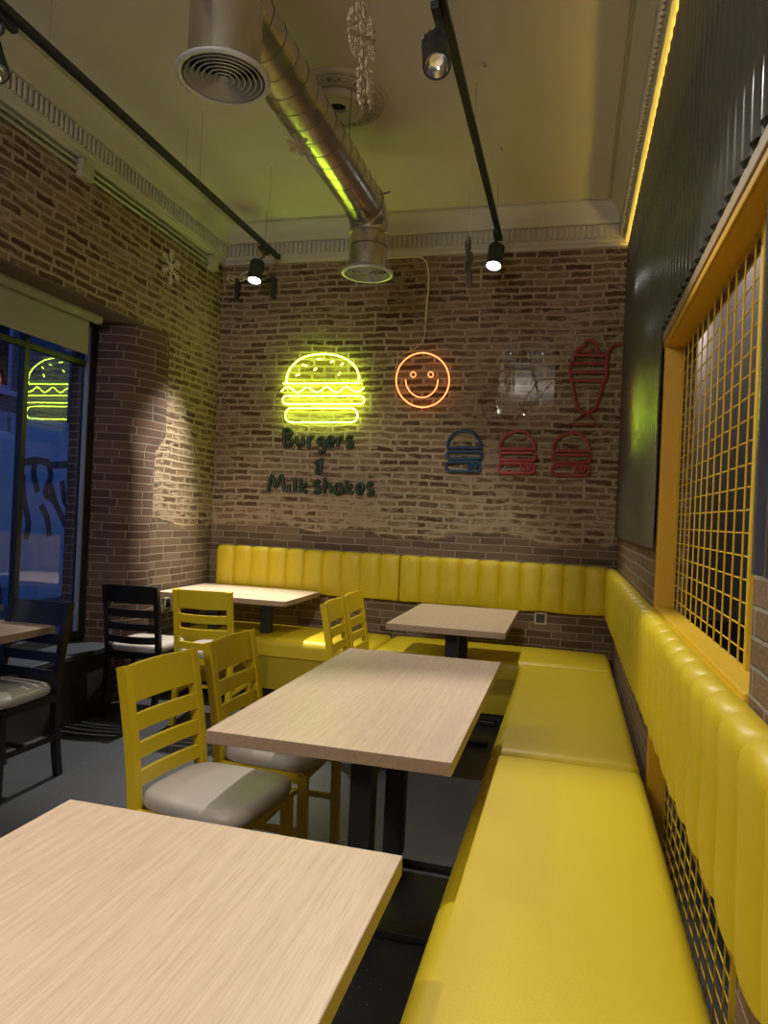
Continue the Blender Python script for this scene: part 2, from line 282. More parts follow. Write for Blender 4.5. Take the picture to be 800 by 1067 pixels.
def add_tube(bm, pts, r, n=8, closed=False, caps=True):
    pts = [Vector(p) for p in pts]; K = len(pts)
    tans = []
    for i in range(K):
        a = pts[(i-1) % K] if (closed or i > 0) else pts[i]
        c = pts[(i+1) % K] if (closed or i < K-1) else pts[i]
        t = (c-a); tans.append(t.normalized() if t.length > 1e-9 else Vector((0, 0, 1)))
    ref = Vector((0, 1, 0)) if abs(tans[0].y) < .9 else Vector((1, 0, 0))
    rings = []
    nrm = (ref - tans[0]*ref.dot(tans[0])).normalized()
    for i in range(K):
        nrm = (nrm - tans[i]*nrm.dot(tans[i])).normalized(); bi = tans[i].cross(nrm)
        rr = r[i] if isinstance(r, (list, tuple)) else r
        rings.append([bm.verts.new(pts[i]+(nrm*math.cos(2*PI*k/n)+bi*math.sin(2*PI*k/n))*rr) for k in range(n)])
    for i in range(K if closed else K-1):
        A, Bq = rings[i], rings[(i+1) % K]
        for k in range(n): bm.faces.new((A[k], A[(k+1) % n], Bq[(k+1) % n], Bq[k]))
    if not closed and caps: bm.faces.new(rings[0][::-1]); bm.faces.new(rings[-1])
    return bm

def smooth_pts(pts, closed=False, n=4):
    P = [Vector(p) for p in pts]; K = len(P); out = []
    for i in range(K if closed else K-1):
        p0 = P[(i-1) % K] if (closed or i > 0) else P[i]; p1 = P[i]; p2 = P[(i+1) % K]
        p3 = P[(i+2) % K] if (closed or i+2 < K) else p2
        for j in range(n):
            t = j/n
            out.append(.5*((2*p1)+(-p0+p2)*t+(2*p0-5*p1+4*p2-p3)*t*t+(-p0+3*p1-3*p2+p3)*t**3))
    if not closed: out.append(P[-1])
    return out

def add_lathe(bm, prof, n=40, c=(0, 0, 0), close=False):
    rings = []
    for (r, z) in prof:
        rings.append([bm.verts.new((c[0]+r*math.cos(2*PI*k/n), c[1]+r*math.sin(2*PI*k/n), c[2]+z)) for k in range(n)])
    m = len(rings)
    for i in range(m if close else m-1):
        A, Bq = rings[i], rings[(i+1) % m]
        for k in range(n): bm.faces.new((A[k], A[(k+1) % n], Bq[(k+1) % n], Bq[k]))
    return bm

def uvbox(bm, x0, x1, y0, y1, z0, z1):
    uvl = bm.loops.layers.uv.get('UVMap') or bm.loops.layers.uv.new('UVMap')
    vs = [bm.verts.new((x, y, z)) for x in (x0, x1) for y in (y0, y1) for z in (z0, z1)]
    for f in ((0, 1, 3, 2), (4, 6, 7, 5), (0, 4, 5, 1), (2, 3, 7, 6), (0, 2, 6, 4), (1, 5, 7, 3)):
        fc = bm.faces.new([vs[i] for i in f])
        fc.normal_update(); n = fc.normal
        for lp in fc.loops:
            p = lp.vert.co
            if abs(n.x) > .5: lp[uvl].uv = (p.y+20, p.z)
            elif abs(n.y) > .5: lp[uvl].uv = (p.x+20, p.z)
            else: lp[uvl].uv = (p.x+20, p.y+20)
    return bm

# ---------------------------------------------------------------- the room
XL, H, ZB = -3.31, 3.75, 3.47
GX = -3.62                       # window plane
WY0, WY1 = -1.23, -4.6           # window opening along y
OY0, OY1, OZ = -2.44, -4.00, 2.12  # opening with the mesh screen

struct(link('floor', B(-3.95, 1.2, -9.2, .2, -.1, 0), M_FLOOR))
struct(link('ceiling', B(-3.95, 1.2, -9.2, .2, H, H+.1), M_CEIL))
struct(link('wall_back', uvbox(bmesh.new(), -3.95, .12, 0, .2, 0, H), M_BRICK))
bm = bmesh.new()
uvbox(bm, -3.80, XL, -.985, 0, 0, H)
uvbox(bm, -3.80, XL, WY1, -.985, 2.66, H)
uvbox(bm, -3.80, XL, -9.2, WY1, 0, H)
struct(link('wall_left', bm, M_BRICK))
struct(link('wall_rear', uvbox(bmesh.new(), -3.95, 1.2, -9.4, -9.2, 0, H), M_BRICK))
bm = bmesh.new()
uvbox(bm, 0, .12, OY0, 0, 0, H); uvbox(bm, 0, .12, OY1, OY0, OZ+.026, H); uvbox(bm, 0, .12, -9.2, OY1, 0, H)
struct(link('wall_right', bm, M_BRICK_R))
# side room behind the mesh
bm = bmesh.new(); box(bm, .62, .70, -9.2, 1.2, 0, H); box(bm, .12, .62, 1.1, 1.2, 0, H); box(bm, .04, .119, .2, 1.2, 0, H); box(bm, .12, .62, -5.6, -5.5, 0, H)
struct(link('wall_side_room', bm, M_SIDE))
struct(link('floor_side_room', B(.12, .70, .2, 1.2, -.1, 0), M_FLOOR))
struct(link('ceiling_side_room', B(.12, .70, .2, 1.2, H, H+.1), M_CEIL))
# lintel soffit and panel under the window
struct(link('trim_1', B(-3.80, XL-.004, WY1, -.99, 2.645, 2.662), M_LINTEL))
struct(link('trim_2', B(-3.80, XL+.012, WY1, -1.30, 0, .40), M_PANEL))
struct(link('trim_3', B(-3.80, XL+.03, WY1, -1.30, .40, .435, bev=.004), M_SILL))
# rounded brick pier at the window reveal
bm = bmesh.new(); uvl = bm.loops.layers.uv.new('UVMap')
prof = [(XL+.001, -.90), (XL+.012, -.965)]
for i in range(1, 13):
    t = i/12*PI/2
    prof.append((XL+.012-.17*(1-math.cos(t)), -.975-.225*math.sin(t)))
prof += [(-3.60, WY0), (-3.80, WY0+.01)]
cum = [0]
for a, b2 in zip(prof, prof[1:]): cum.append(cum[-1]+math.hypot(a[0]-b2[0], a[1]-b2[1]))
zs = [0, .4, .8, 1.2, 1.6, 1.78, 1.84, 1.90, 2.2, 2.5, 2.66]
def flare(z): return 0. if z < 1.78 else min(1., (z-1.78)/.12)
rows = []
for z in zs:
    fl = flare(z); row = []
    for i, (x, y) in enumerate(prof):
        k = max(0, 1-i/9)
        row.append(bm.verts.new((x+.010*fl*k, y+.11*fl*k, z)))
    rows.append(row)
for a in range(len(zs)-1):
    for i in range(len(prof)-1):
        f = bm.faces.new((rows[a][i], rows[a][i+1], rows[a+1][i+1], rows[a+1][i]))
        for lp, (s, z) in zip(f.loops, ((cum[i], zs[a]), (cum[i+1], zs[a]), (cum[i+1], zs[a+1]), (cum[i], zs[a+1]))):
            lp[uvl].uv = (s+5.03, z)
bk = [bm.verts.new((-3.80, -.90, z)) for z in zs]
for a in range(len(zs)-1):
    bm.faces.new((rows[a][0], rows[a+1][0], bk[a+1], bk[a])); bm.faces.new((rows[a][-1], bk[a], bk[a+1], rows[a+1][-1]))
struct(link('wall_pier', bm, M_BRICK_P, smooth=True))

# cornice
CPROF = [(0, 3.455), (.022, 3.455), (.028, 3.475), (.045, 3.482), (.05, 3.50), (.058, 3.502), (.058, 3.60), (.085, 3.605), (.095, 3.625),
         (.10, 3.655), (.115, 3.69), (.138, 3.722), (.16, 3.74), (.16, H)]
def cornice(name, f, a, b2, lift=0.):
    """f(d, s, z): offset d from the wall, run s"""
    bm = bmesh.new(); A = []; Bq = []
    for d, z in CPROF:
        z = max(z, 3.455+lift); A.append(bm.verts.new(f(d, a(d), z))); Bq.append(bm.verts.new(f(d, b2(d), z)))
    for i in range(len(A)-1): bm.faces.new((A[i], A[i+1], Bq[i+1], Bq[i]))
    for d in (.168, .184):
        s0, s1 = a(d), b2(d)
        p = [f(d-.004, s0, H), f(d-.004, s0, H-.006), f(d+.004, s0, H-.006), f(d+.004, s0, H)]
        q = [f(d-.004, s1, H), f(d-.004, s1, H-.006), f(d+.004, s1, H-.006), f(d+.004, s1, H)]
        pv = [bm.verts.new(v) for v in p]; qv = [bm.verts.new(v) for v in q]
        for i in range(3): bm.faces.new((pv[i], pv[i+1], qv[i+1], qv[i]))
    o = struct(link(name, bm, M_PLAST, smooth=True))
    bm = bmesh.new(); s = a(.07)+.02
    lo, hi = min(a(.07), b2(.07)), max(a(.07), b2(.07))
    s = lo+.012
    while s < hi-.03:
        x = [f(.056, s, 0), f(.078, s+.022, 0)]
        box(bm, min(x[0][0], x[1][0]), max(x[0][0], x[1][0]), min(x[0][1], x[1][1]), max(x[0][1], x[1][1]), 3.508, 3.596, bev=.003, seg=1)
        s += .040
    link('dentil_band', bm, M_PLAST, o)
    return o
cornice('trim_4', lambda d, s, z: (s, -d, z), lambda d: XL+d, lambda d: 0-d)
cornice('trim_5', lambda d, s, z: (XL+d, s, z), lambda d: -9.2, lambda d: -d)
cornice('trim_6', lambda d, s, z: (-d, s, z), lambda d: -9.2, lambda d: -d, .018)

# ceiling rose
t = thing('ceiling_rose', 'round moulded plaster rose on the ceiling behind the big duct', 'ceiling rose', (-1.73, -1.69, H))
bm = bmesh.new()
add_lathe(bm, [(.29, 0), (.285, -.012), (.27, -.018), (.262, -.012), (.25, -.012), (.245, -.02), (.20, -.022), (.195, -.03), (.185, -.03), (.18, -.02), (.0001, -.02)], 56)
link('plaster_ring', bm, M_PLAST, t, True)
bm = bmesh.new()
for k in range(30):
    a = 2*PI*k/30
    c = Vector((math.cos(a)*.223, math.sin(a)*.223, -.026))
    add_tube(bm, [c+Vector((math.cos(a+b_)*.014, math.sin(a+b_)*.014, 0)) for b_ in (0, PI/2, PI, 3*PI/2)], .006, 5, closed=True)
link('ornament_band', bm, M_PLAST, t, True)
bm = bmesh.new()
add_lathe(bm, [(.155, -.02), (.16, -.05), (.15, -.062), (.13, -.058), (.12, -.05), (.09, -.052), (.06, -.06), (.05, -.05), (.048, -.03)], 48)
link('disc_collar', bm, M_CEIL, t, True)
bm = bmesh.new(); add_lathe(bm, [(.048, -.032), (.0001, -.032)], 32); link('centre_hole', bm, M_DARK, t)

# ---------------------------------------------------------------- window
win = struct(link('window_1', B(GX-.03, GX+.03, WY0-.075, WY0+.02, .435, 2.645, bev=.004), M_WFRAME))
for za, zb in ((.435, .50), (2.585, 2.645)): link('window_frame', B(GX-.03, GX+.03, WY1, WY0-.07, za, zb, bev=.004), M_WFRAME, win)
link('edge_strip', B(GX+.005, GX+.036, WY0-.092, WY0-.078, .50, 2.59), M_ALU, win)
for i, y in enumerate((-1.87, -2.75, -3.65)): link('mullion', B(GX-.025, GX+.022, y-.019, y+.019, .50, 2.59, bev=.003), M_WFRAME, win)
link('transom', B(GX-.02, GX+.018, WY1, WY0-.07, 2.315, 2.355, bev=.003), M_WFRAME, win)
link('window_pane', B(GX-.004, GX-.002, WY1, WY0-.07, .49, 2.60), M_GLASS, win)
t = thing('roller_blind', 'beige roller blind pulled a little way down over the window', 'blind', (-3.49, -2.96, 2.625))
bm = bmesh.new(); add_tube(bm, [(0, 1.59, 0), (0, -1.6, 0)], .034, 20); link('roller_tube', bm, M_BLIND, t, True)
link('blind_fabric', B(-.036, -.033, -1.58, 1.545, -.235, 0), M_BLIND, t)
link('bottom_bar', B(-.042, -.027, -1.58, 1.545, -.25, -.228, bev=.004), M_BLIND, t)
bm = bmesh.new(); box(bm, -.03, .03, 1.592, 1.60, -.03, .045); link('wall_bracket', bm, M_BLIND, t)

# ---------------------------------------------------------------- outside
struct(link('street_ground', B(-14, -3.8, -9, 14, -.22, -.12), M_PAVE))
t = thing('street_building', 'dark brick building across the street seen through the window', 'building', (-11.2, 3, -.12))
link('facade', uvbox(bmesh.new(), -.3, 0, -9, 10, 0, 9), M_BRICK_O, t)
for y in (-.4, 2.2, 5.2):
    fr = link('facade_window', B(0, .08, y-.1, y+.95, 3.6, 5.4), M_HOARD2, t)
    link('dark_pane', B(.081, .09, y, y+.85, 3.7, 5.3), M_DARK, fr)
    link('window_ledge', B(0, .16, y-.18, y+1.03, 3.5, 3.6), M_HOARD, fr)
t = thing('painted_hoarding', 'pale blue hoarding wall with black graffiti across the street', 'hoarding', (-8.0, 0, -.12))
link('hoarding_panel', B(-.1, 0, -3, 8, 0, 2.66), M_HOARD, t)
link('top_rail', B(-.12, .03, -3, 8, 2.62, 2.70), M_HOARD2, t)
for y in (2.55, 2.75, 5.2): link('upright_post', B(0, .05, y, y+.09, 0, 2.62), M_HOARD2, t)
for st in GRAF:
    bm = bmesh.new(); pts = smooth_pts([(.0, y, z+.12) for y, z in st]); K = len(pts)
    for i in range(K-1):
        a, c = pts[i], pts[i+1]; d = (c-a).normalized() if (c-a).length > 1e-6 else Vector((0, 0, 1)); n = Vector((0, -d.z, d.y))*.055
        e = d*.03
        vs = [bm.verts.new(p) for p in (a+n-e, c+n+e, c-n+e, a-n-e)]
        for v in vs: v.co.x = .004+.0002*(i % 2)
        bm.faces.new(vs)
    link('graffiti_stroke', bm, M_GRAF, t)
t = thing('parked_van', 'white van end standing beside the hoarding at the window edge', 'van', (-7.3, 1.35, -.12))
link('van_body', B(-.5, .1, -1.3, .75, .3, 2.35, bev=.12, seg=4), M_HOARD, t)
link('van_wheel', add_tube(bmesh.new(), [(-.1, .2, .33), (.12, .2, .33)], .33, 24), M_DARK, t, True)
link('van_window', B(.09, .108, -.9, .35, 1.4, 2.0, bev=.008), M_DARK, t)

# ---------------------------------------------------------------- corrugated cladding
def corrugated(name, y0, y1, z0, z1, label):
    z1 = 3.446
    bm = bmesh.new(); n = int(abs(y1-y0)/.006); A = []; pitch = .084
    nz = 5
    for i in range(n+1):
        y = y0+(y1-y0)*i/n; x = -.018-.0085*math.sin(2*PI*y/pitch)
        A.append([bm.verts.new((x, y, z0+(z1-z0)*j/nz)) for j in range(nz+1)])
    for a, c in zip(A, A[1:]):
        for j in range(nz): bm.faces.new((a[j], c[j], c[j+1], a[j+1]))
    ext = bmesh.ops.solidify(bm, geom=bm.faces[:], thickness=.0015)
    o = link(name, bm, M_GALV, None, True)
    return tag(o, label, 'wall panel', 'corrugated steel wall panels')
corrugated('corrugated_panel', -.012, OY0-.0, 1.305, 3.45, 'corrugated steel panel between the brick corner and the yellow mesh screen')
corrugated('corrugated_panel', OY0-.004, OY1-.085, 2.19, 3.45, 'corrugated steel panel above the yellow mesh screen')
corrugated('corrugated_panel', OY1-.09, -6.2, 1.32, 3.45, 'corrugated steel panel on the nearest pier, right of the mesh screen')
t = thing('led_strip', 'glowing yellow light strip along the top of the corrugated panels', 'light strip', (0, 0, 3.435))
link('strip_channel', B(-.0085, -.001, -6.2, -.02, 0, .004), M_ALU, t)
link('lit_strip', B(-.0075, -.001, -6.2, -.03, .004, .010), M_LED, t)

# mesh screen
t = thing('mesh_screen', 'yellow steel frame with wire mesh beside the bench', 'screen', (0, OY0, 0))
link('frame_post', B(-.006, .062, -.045, -.001, 0, OZ-.002, bev=.003), M_FRAME, t)
link('frame_post', B(.050, .068, -3.738-OY0, -3.716-OY0, 0, OZ-.002, bev=.003), M_WIRE, t)
link('head_beam', B(-.002, .075, OY1-OY0+.003, 0, OZ-.002, OZ+.024, bev=.003), M_FRAME, t)
link('cover_strip', B(-.014, -.0025, OY1-OY0-.10, -.0, OZ+.026, OZ+.064, bev=.003), M_BEAMW, t)
link('cover_strip', B(-.010, -.0025, OY1-OY0-.10, -.0, OZ-.002, OZ+.022, bev=.003), M_FRAME, t)
link('ledge', B(-.004, .066, OY1-OY0+.02, -.046, 1.055, 1.08, bev=.003), M_WIRE, t)
bm = bmesh.new(); y = -.09
ys = []
while y > -3.70-OY0: ys.append(y); y -= .1
for y in ys: add_tube(bm, [(.058, y, .02), (.058, y, OZ)], .0026, 6)
z = .06
while z < OZ: add_tube(bm, [(.062, -.045, z), (.062, -3.73-OY0, z)], .0022, 6); z += .0555
link('wire_mesh', bm, M_WIRE, t)
# things in the side room
t = thing('dark_cabinet', 'dark brown open cabinet seen low through the yellow mesh', 'cabinet', (.46, -.95, 0))
bm = bmesh.new(); box(bm, -.13, .14, -.36, -.33, 0, .90); box(bm, -.13, .14, .33, .36, 0, .90); box(bm, .11, .14, -.33, .33, 0, .90); box(bm, -.13, .11, -.33, .33, .87, .90); box(bm, -.13, .11, -.33, .33, 0, .05)
link('carcass', bm, M_CRATE, t); link('shelf', B(-.12, .11, -.33, .33, .45, .47), M_CRATE, t)

# ---------------------------------------------------------------- upholstery
def backrest(name, Ln, nch, label, loc, rz, hem=.0, seed=1, pf=.026):
    t = thing(name, label, 'padding', loc, rz, None)
    rnd = random.Random(seed)
    bm = bmesh.new(); cw = Ln/nch; per = 12
    z0, z1 = .717, 1.078
    prof = []    # (depth from wall, z, puff weight) back-bottom .. front .. back-top
    prof.append((.004, z0+.006, 0)); prof.append((.03, z0, .0))
    for a in (-60, -30, 0): prof.append((.045+.022*math.cos(math.radians(a)), z0+.022+.022*math.sin(math.radians(a)), .5))
    for q in (.08, .16, .24): prof.append((.067, z0+q, 1.))
    for a in (0, 20, 40, 60, 80, 100): prof.append((.030+.040*math.cos(math.radians(a)), z1-.042+.042*math.sin(math.radians(a)), 1.0 if a < 80 else .6))
    prof.append((.004, z1-.012, 0))
    cols = []
    hems = [rnd.uniform(-.007, .007) for _ in range(nch+1)]
    for i in range(nch*per+1):
        u = i/per; x = u*cw; fr = u-math.floor(u)
        p = math.sin(PI*fr)
        puff = (abs(p)**.42) if 0 < i < nch*per else 0.
        k = int(u) if u < nch else nch-1
        hz = hems[k]*(1-fr)+hems[k+1]*fr
        col = []
        for j, (d, z, w) in enumerate(prof):
            dd = d + w*(pf*puff-.006) + (.0015*math.sin(7.3*u+j) if w > .9 else 0)
            zz = z + (hz if j < 5 else 0) + (w*.014*(puff-.6) if j > 9 else 0) - (hem*.012*puff if j < 5 else 0)
            col.append(bm.verts.new((x, -dd, zz)))
        cols.append(col)
    for a, c in zip(cols, cols[1:]):
        for j in range(len(prof)-1): bm.faces.new((a[j], c[j], c[j+1], a[j+1]))
    bm.faces.new(cols[0]); bm.faces.new(cols[-1][::-1])
    o = link('channelled_cushion', bm, M_VINYL, t, True)
    link('backing_board', B(.01, Ln-.01, -.006, -.001, z0+.02, z1-.03), M_DARK, t)
    return t
backrest('wall_padding', 1.585, 10, 'yellow channelled backrest on the back wall, behind the left table', (-3.215, 0, 0), 0, seed=2)
backrest('wall_padding', 1.562, 10, 'yellow channelled backrest on the back wall, reaching the right corner', (-1.622, 0, 0), 0, seed=3)
# right wall: local x runs towards the camera (world -y), front faces world -x
backrest('wall_padding', 2.42, 15, 'yellow channelled backrest on the right wall, corner end', (0, -.08, 0), -PI/2, 1., seed=4, pf=.021)
backrest('wall_padding', 3.2, 20, 'yellow channelled backrest on the right wall, nearest the viewer', (0, -2.508, 0), -PI/2, 1., seed=5, pf=.019)

def bench(label, x0, x1, y0, y1, kick):
    t = thing('upholstered_bench', label, 'bench', ((x0+x1)/2, (y0+y1)/2, 0))
    hx, hy = (x1-x0)/2, (y1-y0)/2
    # seat pad with a softly crowned top
    bm = bmesh.new(); nx, ny = 22, max(22, int(hy*2/.05)) 
    if hx > hy: nx = max(22, int(hx*2/.05)); ny = 22
    r = .045
    def sup(v, h):                       # sample positions, dense at the rounded rim
        return v
    def axis(h, n):
        s = [-h, -h+.004, -h+.012, -h+.024, -h+.036, -h+r]
        m = [(-h+r)+(2*h-2*r)*k/(n) for k in range(1, n)]
        return s+m+[-v for v in s[::-1]]
    X, Y = axis(hx, nx), axis(hy, ny)
    def top(x, y):
        dx = max(0, abs(x)-(hx-r)); dy = max(0, abs(y)-(hy-r)); d = min(1, math.hypot(dx, dy)/r)
        drop = r*(1-math.sqrt(max(0, 1-d*d)))
        crown = .010*(1-(x/hx)**4)*(1-(y/hy)**6)
        return .446-drop+crown-.004
    G = []
    for x in X:
        row = []
        for y in Y:
            px, py = x, y
            dx = max(0, abs(x)-(hx-r)); dy = max(0, abs(y)-(hy-r)); d = math.hypot(dx, dy)
            if d > r:
                px = math.copysign((hx-r)+dx*r/d, x) if dx else x; py = math.copysign((hy-r)+dy*r/d, y) if dy else y
            row.append(bm.verts.new((px, py, top(x, y))))
        G.append(row)
    for i in range(len(X)-1):
        for j in range(len(Y)-1): bm.faces.new((G[i][j], G[i+1][j], G[i+1][j+1], G[i][j+1]))
    rim = [G[i][0] for i in range(len(X))]+[G[-1][j] for j in range(1, len(Y))]+[G[i][-1] for i in range(len(X)-2, -1, -1)]+[G[0][j] for j in range(len(Y)-2, 0, -1)]
    low = [bm.verts.new((v.co.x, v.co.y, .318)) for v in rim]
    K = len(rim)
    for i in range(K): bm.faces.new((rim[i], low[i], low[(i+1) % K], rim[(i+1) % K]))
    bm.faces.new(low)
    link('seat_pad', bm, M_VINYL, t, True)
    bx = [-hx+.02, hx-.005, -hy+.02, hy-.005]
    link('upholstered_base', B(bx[0], bx[1], bx[2], bx[3], .07, .316, bev=.006), M_VINYL_SHADE, t)
    link('toe_kick', B(-hx+.06, hx-.02, -hy+.06, hy-.02, .0, .07), M_PANEL, t)
    return t
bench('yellow bench seat along the back wall under the left table', -3.24, -1.665, -.665, -.012, 'y')
bench('yellow bench seat along the back wall, between the joint and the right corner', -1.655, -.03, -.665, -.012, 'y')
bench('yellow bench seat along the right wall, corner section', -.628, -.03, -2.545, -.675, 'x')
bench('yellow bench seat along the right wall, nearest section', -.628, -.03, -5.6, -2.555, 'x')

# ---------------------------------------------------------------- tables
def table(label, loc, rz, W, L, ped, off=0., foot=.25, group='pale oak tables'):
    t = thing('dining_table', label, 'table', loc, rz, None)
    bm = B(-W/2, W/2, -L/2, L/2, .712, .75, bev=.0015, seg=1)
    o = link('tabletop', bm, M_OAK, t)
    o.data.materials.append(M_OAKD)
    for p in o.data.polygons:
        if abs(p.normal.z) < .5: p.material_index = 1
    for s in (-1, 1):
        c = link('pedestal_column', B(off-.038, off+.038, s*ped-.038, s*ped+.038, .03, .70, bev=.004), M_BLACK, t)
        link('top_plate', B(off-.15, off+.15, s*ped-.05, s*ped+.05, .70, .712), M_BLACK, c)
        f = link('foot_bar', B(off-foot, off+foot, s*ped-.035, s*ped+.035, .004, .03, bev=.004), M_BLACK, t)
        for q in (-1, 1): link('foot_pad', add_tube(bmesh.new(), [(off+q*(foot-.03), s*ped, 0), (off+q*(foot-.03), s*ped, .006)], .014, 10), M_DARK, f)
    return t
table('pale oak dining table nearest the viewer, cut by the frame', (-1.0, -4.182-.695, 0), 0, .742, 1.39, .24)
table('pale oak dining table in the middle, beside the bench, two yellow chairs pulled up', (-.982, -2.945, 0), 0, .720, 1.39, .25)
table('pale oak dining table at the back wall, beside the room corner bench', (-1.028, -.87, 0), 0, .706, 1.07, .22)
table('pale oak dining table in the back left corner, black and yellow chairs before it', (-2.768, -.483, 0), PI/2, .72, 1.02, .22)
table('pale oak dining table by the window at the left picture edge', (-3.215, -3.08, 0), 0, .67, 1.36, .24, off=.12, foot=.2)

# ---------------------------------------------------------------- chairs
def rect_sweep(bm, path, w, t, x):
    """path of (y,z); rectangular section w along x, t across the path"""
    n = len(path); rings = []
    for i, (y, z) in enumerate(path):
        a = path[max(0, i-1)]; c = path[min(n-1, i+1)]
        d = Vector((c[0]-a[0], c[1]-a[1])).normalized(); nn = Vector((-d.y, d.x))*t/2
        ww = w/2
        rings.append([bm.verts.new(p) for p in ((x-ww, y+nn.x, z+nn.y), (x+ww, y+nn.x, z+nn.y), (x+ww, y-nn.x, z-nn.y), (x-ww, y-nn.x, z-nn.y))])
    for A, Q in zip(rings, rings[1:]):
        for k in range(4): bm.faces.new((A[k], A[(k+1) % 4], Q[(k+1) % 4], Q[k]))
    bm.faces.new(rings[0][::-1]); bm.faces.new(rings[-1])
    ed = [e for e in bm.edges if e.calc_face_angle(0) > .9]
    bmesh.ops.bevel(bm, geom=ed, offset=.003, segments=2, affect='EDGES')
    return bm
POST = [(-.215, 0), (-.195, .12), (-.180, .28), (-.176, .42), (-.186, .52), (-.203, .64), (-.225, .76), (-.247, .868)]
def post_y(z):
    for (y0, z0), (y1, z1) in zip(POST, POST[1:]):
        if z0 <= z <= z1: return y0+(y1-y0)*(z-z0)/(z1-z0)
    return POST[-1][0]
def make_chair(label, wood):
    t = thing('dining_chair', label, 'chair')
    hw = .176
    for s in (-1, 1):
        link('rear_leg', rect_sweep(bmesh.new(), POST, .032, .036, s*hw), wood, t)
    for s in (-1, 1):
        link('front_leg', rect_sweep(bmesh.new(), [(.185, 0), (.180, .2), (.176, .415)], .034, .034, s*.185), wood, t)
    for (za, zb) in ((.752, .866), (.660, .712), (.572, .620), (.486, .532)):
        bm = bmesh.new(); n = 12; rows = []
        for i in range(n+1):
            q = -1+2*i/n; x = q*(hw-.014); sag = .018*(1-q*q); cols = []
            for zz in (za, (za+zb)/2, zb):
                arch = .002*(1-q*q) if za > .7 and zz == zb else -.004*(1-q*q)
                yy = post_y(zz)-sag+.004
                cols.append((bm.verts.new((x, yy+.008, zz+arch)), bm.verts.new((x, yy-.008, zz+arch))))
            rows.append(cols)
        for a, c in zip(rows, rows[1:]):
            for j in range(2):
                bm.faces.new((a[j][0], c[j][0], c[j+1][0], a[j+1][0])); bm.faces.new((a[j][1], a[j+1][1], c[j+1][1], c[j][1]))
            bm.faces.new((a[0][0], a[0][1], c[0][1], c[0][0])); bm.faces.new((a[2][0], c[2][0], c[2][1], a[2][1]))
        for a in (rows[0], rows[-1]):
            for j in range(2): bm.faces.new((a[j][0], a[j+1][0], a[j+1][1], a[j][1]))
        link('back_slat', bm, wood, t, True)
    # seat frame
    bm = bmesh.new()
    box(bm, -.185, .185, .155, .175, .385, .425); box(bm, -.165, .165, -.185, -.165, .385, .425)
    for s in (-1, 1): box(bm, s*.183-.010, s*.183+.010, -.165, .155, .385, .425)
    link('seat_frame', bm, wood, t)
    for s in (-1, 1): link('side_stretcher', B(s*.181-.009, s*.181+.009, -.175, .168, .19, .215, bev=.003), wood, t)
    link('cross_stretcher', B(-.17, .17, -.012, .012, .193, .213, bev=.003), wood, t)
    # padded seat : superellipse outline
    bm = bmesh.new(); n = 48; rings = []
    prof = [(.90, .425), (.975, .428), (1., .437), (1., .452), (.985, .463), (.95, .472), (.88, .478), (.6, .483), (.3, .4855), (.02, .486)]
    for k_, z in prof:
        ring = []
        for i in range(n):
            a = 2*PI*i/n; c, s = math.cos(a), math.sin(a); e = 2/4.5
            x = math.copysign(abs(c)**e, c)*.194*k_; y = math.copysign(abs(s)**e, s)*.205*k_+.015
            x *= 1+.06*(y/.2); ring.append(bm.verts.new((x, y, z)))
        rings.append(ring)
    for A, Q in zip(rings, rings[1:]):
        for k in range(n): bm.faces.new((A[k], A[(k+1) % n], Q[(k+1) % n], Q[k]))
    bm.faces.new(rings[0][::-1]); bm.faces.new(rings[-1])
    link('padded_seat', bm, M_SEAT, t, True)
    return t
def dup(root, loc, rz, label, group=None):
    r = root.copy(); C.objects.link(r); r.location = loc; r.rotation_euler = (0, 0, rz); r['label'] = label
    if group: r['group'] = group
    for ch in list(root.children):
        c = ch.copy(); C.objects.link(c); c.parent = r
        for g in list(ch.children):
            d = g.copy(); C.objects.link(d); d.parent = c
    return r
R = math.radians
cy = make_chair('yellow ladder-back chair at the middle table, nearest the viewer', M_CHAIRY)
cy['group'] = 'yellow ladder-back chairs'
cy.location = (-1.456, -3.348, 0); cy.rotation_euler = (0, 0, R(-96.5))
dup(cy, (-1.433, -2.84, 0), R(-91), 'yellow ladder-back chair at the middle table, the farther one of its two')
dup(cy, (-2.58, -1.245, 0), R(7), 'yellow ladder-back chair before the back left table, right of the black chair')
dup(cy, (-1.455, -1.462, 0), R(-87), 'yellow ladder-back chair at the table by the back wall, nearer one of its two')
dup(cy, (-1.465, -1.035, 0), R(-89), 'yellow ladder-back chair at the table by the back wall, the one beside the bench')
cb = make_chair('black ladder-back chair before the back left table', M_CHAIRB)
cb['group'] = 'black ladder-back chairs'
cb.location = (-3.075, -1.26, 0); cb.rotation_euler = (0, 0, R(5))
dup(cb, (-2.99, -2.63, 0), R(178), 'black ladder-back chair at the window table, grey seat facing us')

# ---------------------------------------------------------------- duct
t = thing('spiral_duct', 'large spiral metal air duct running under the ceiling towards the back wall', 'air duct', (-1.70, -1.06, 3.37))
RD = .125
bm = bmesh.new(); add_tube(bm, [(0, -.13, 0), (0, -7.5, 0)], RD, 48, caps=True); link('duct_pipe', bm, M_DUCT, t, True)
bm = bmesh.new(); pts = []; n = 0; y = -.16
while y > -5.: 
    a = -n*2*PI/24; pts.append((math.cos(a)*(RD+.0005), y, math.sin(a)*(RD+.0005))); n += 1; y -= .13/24
add_tube(bm, pts, .0022, 5); link('spiral_seam', bm, M_SEAM, t, True)
bm = bmesh.new(); pts = []
for i in range(9):
    a = i/8*PI/2; pts.append((0, -.13+.14*math.sin(a)-.01, -.14+.14*math.cos(a)))
pts = [(0, -.14+.14*math.sin(i/8*PI/2), -.14+.14*math.cos(i/8*PI/2)) for i in range(9)]
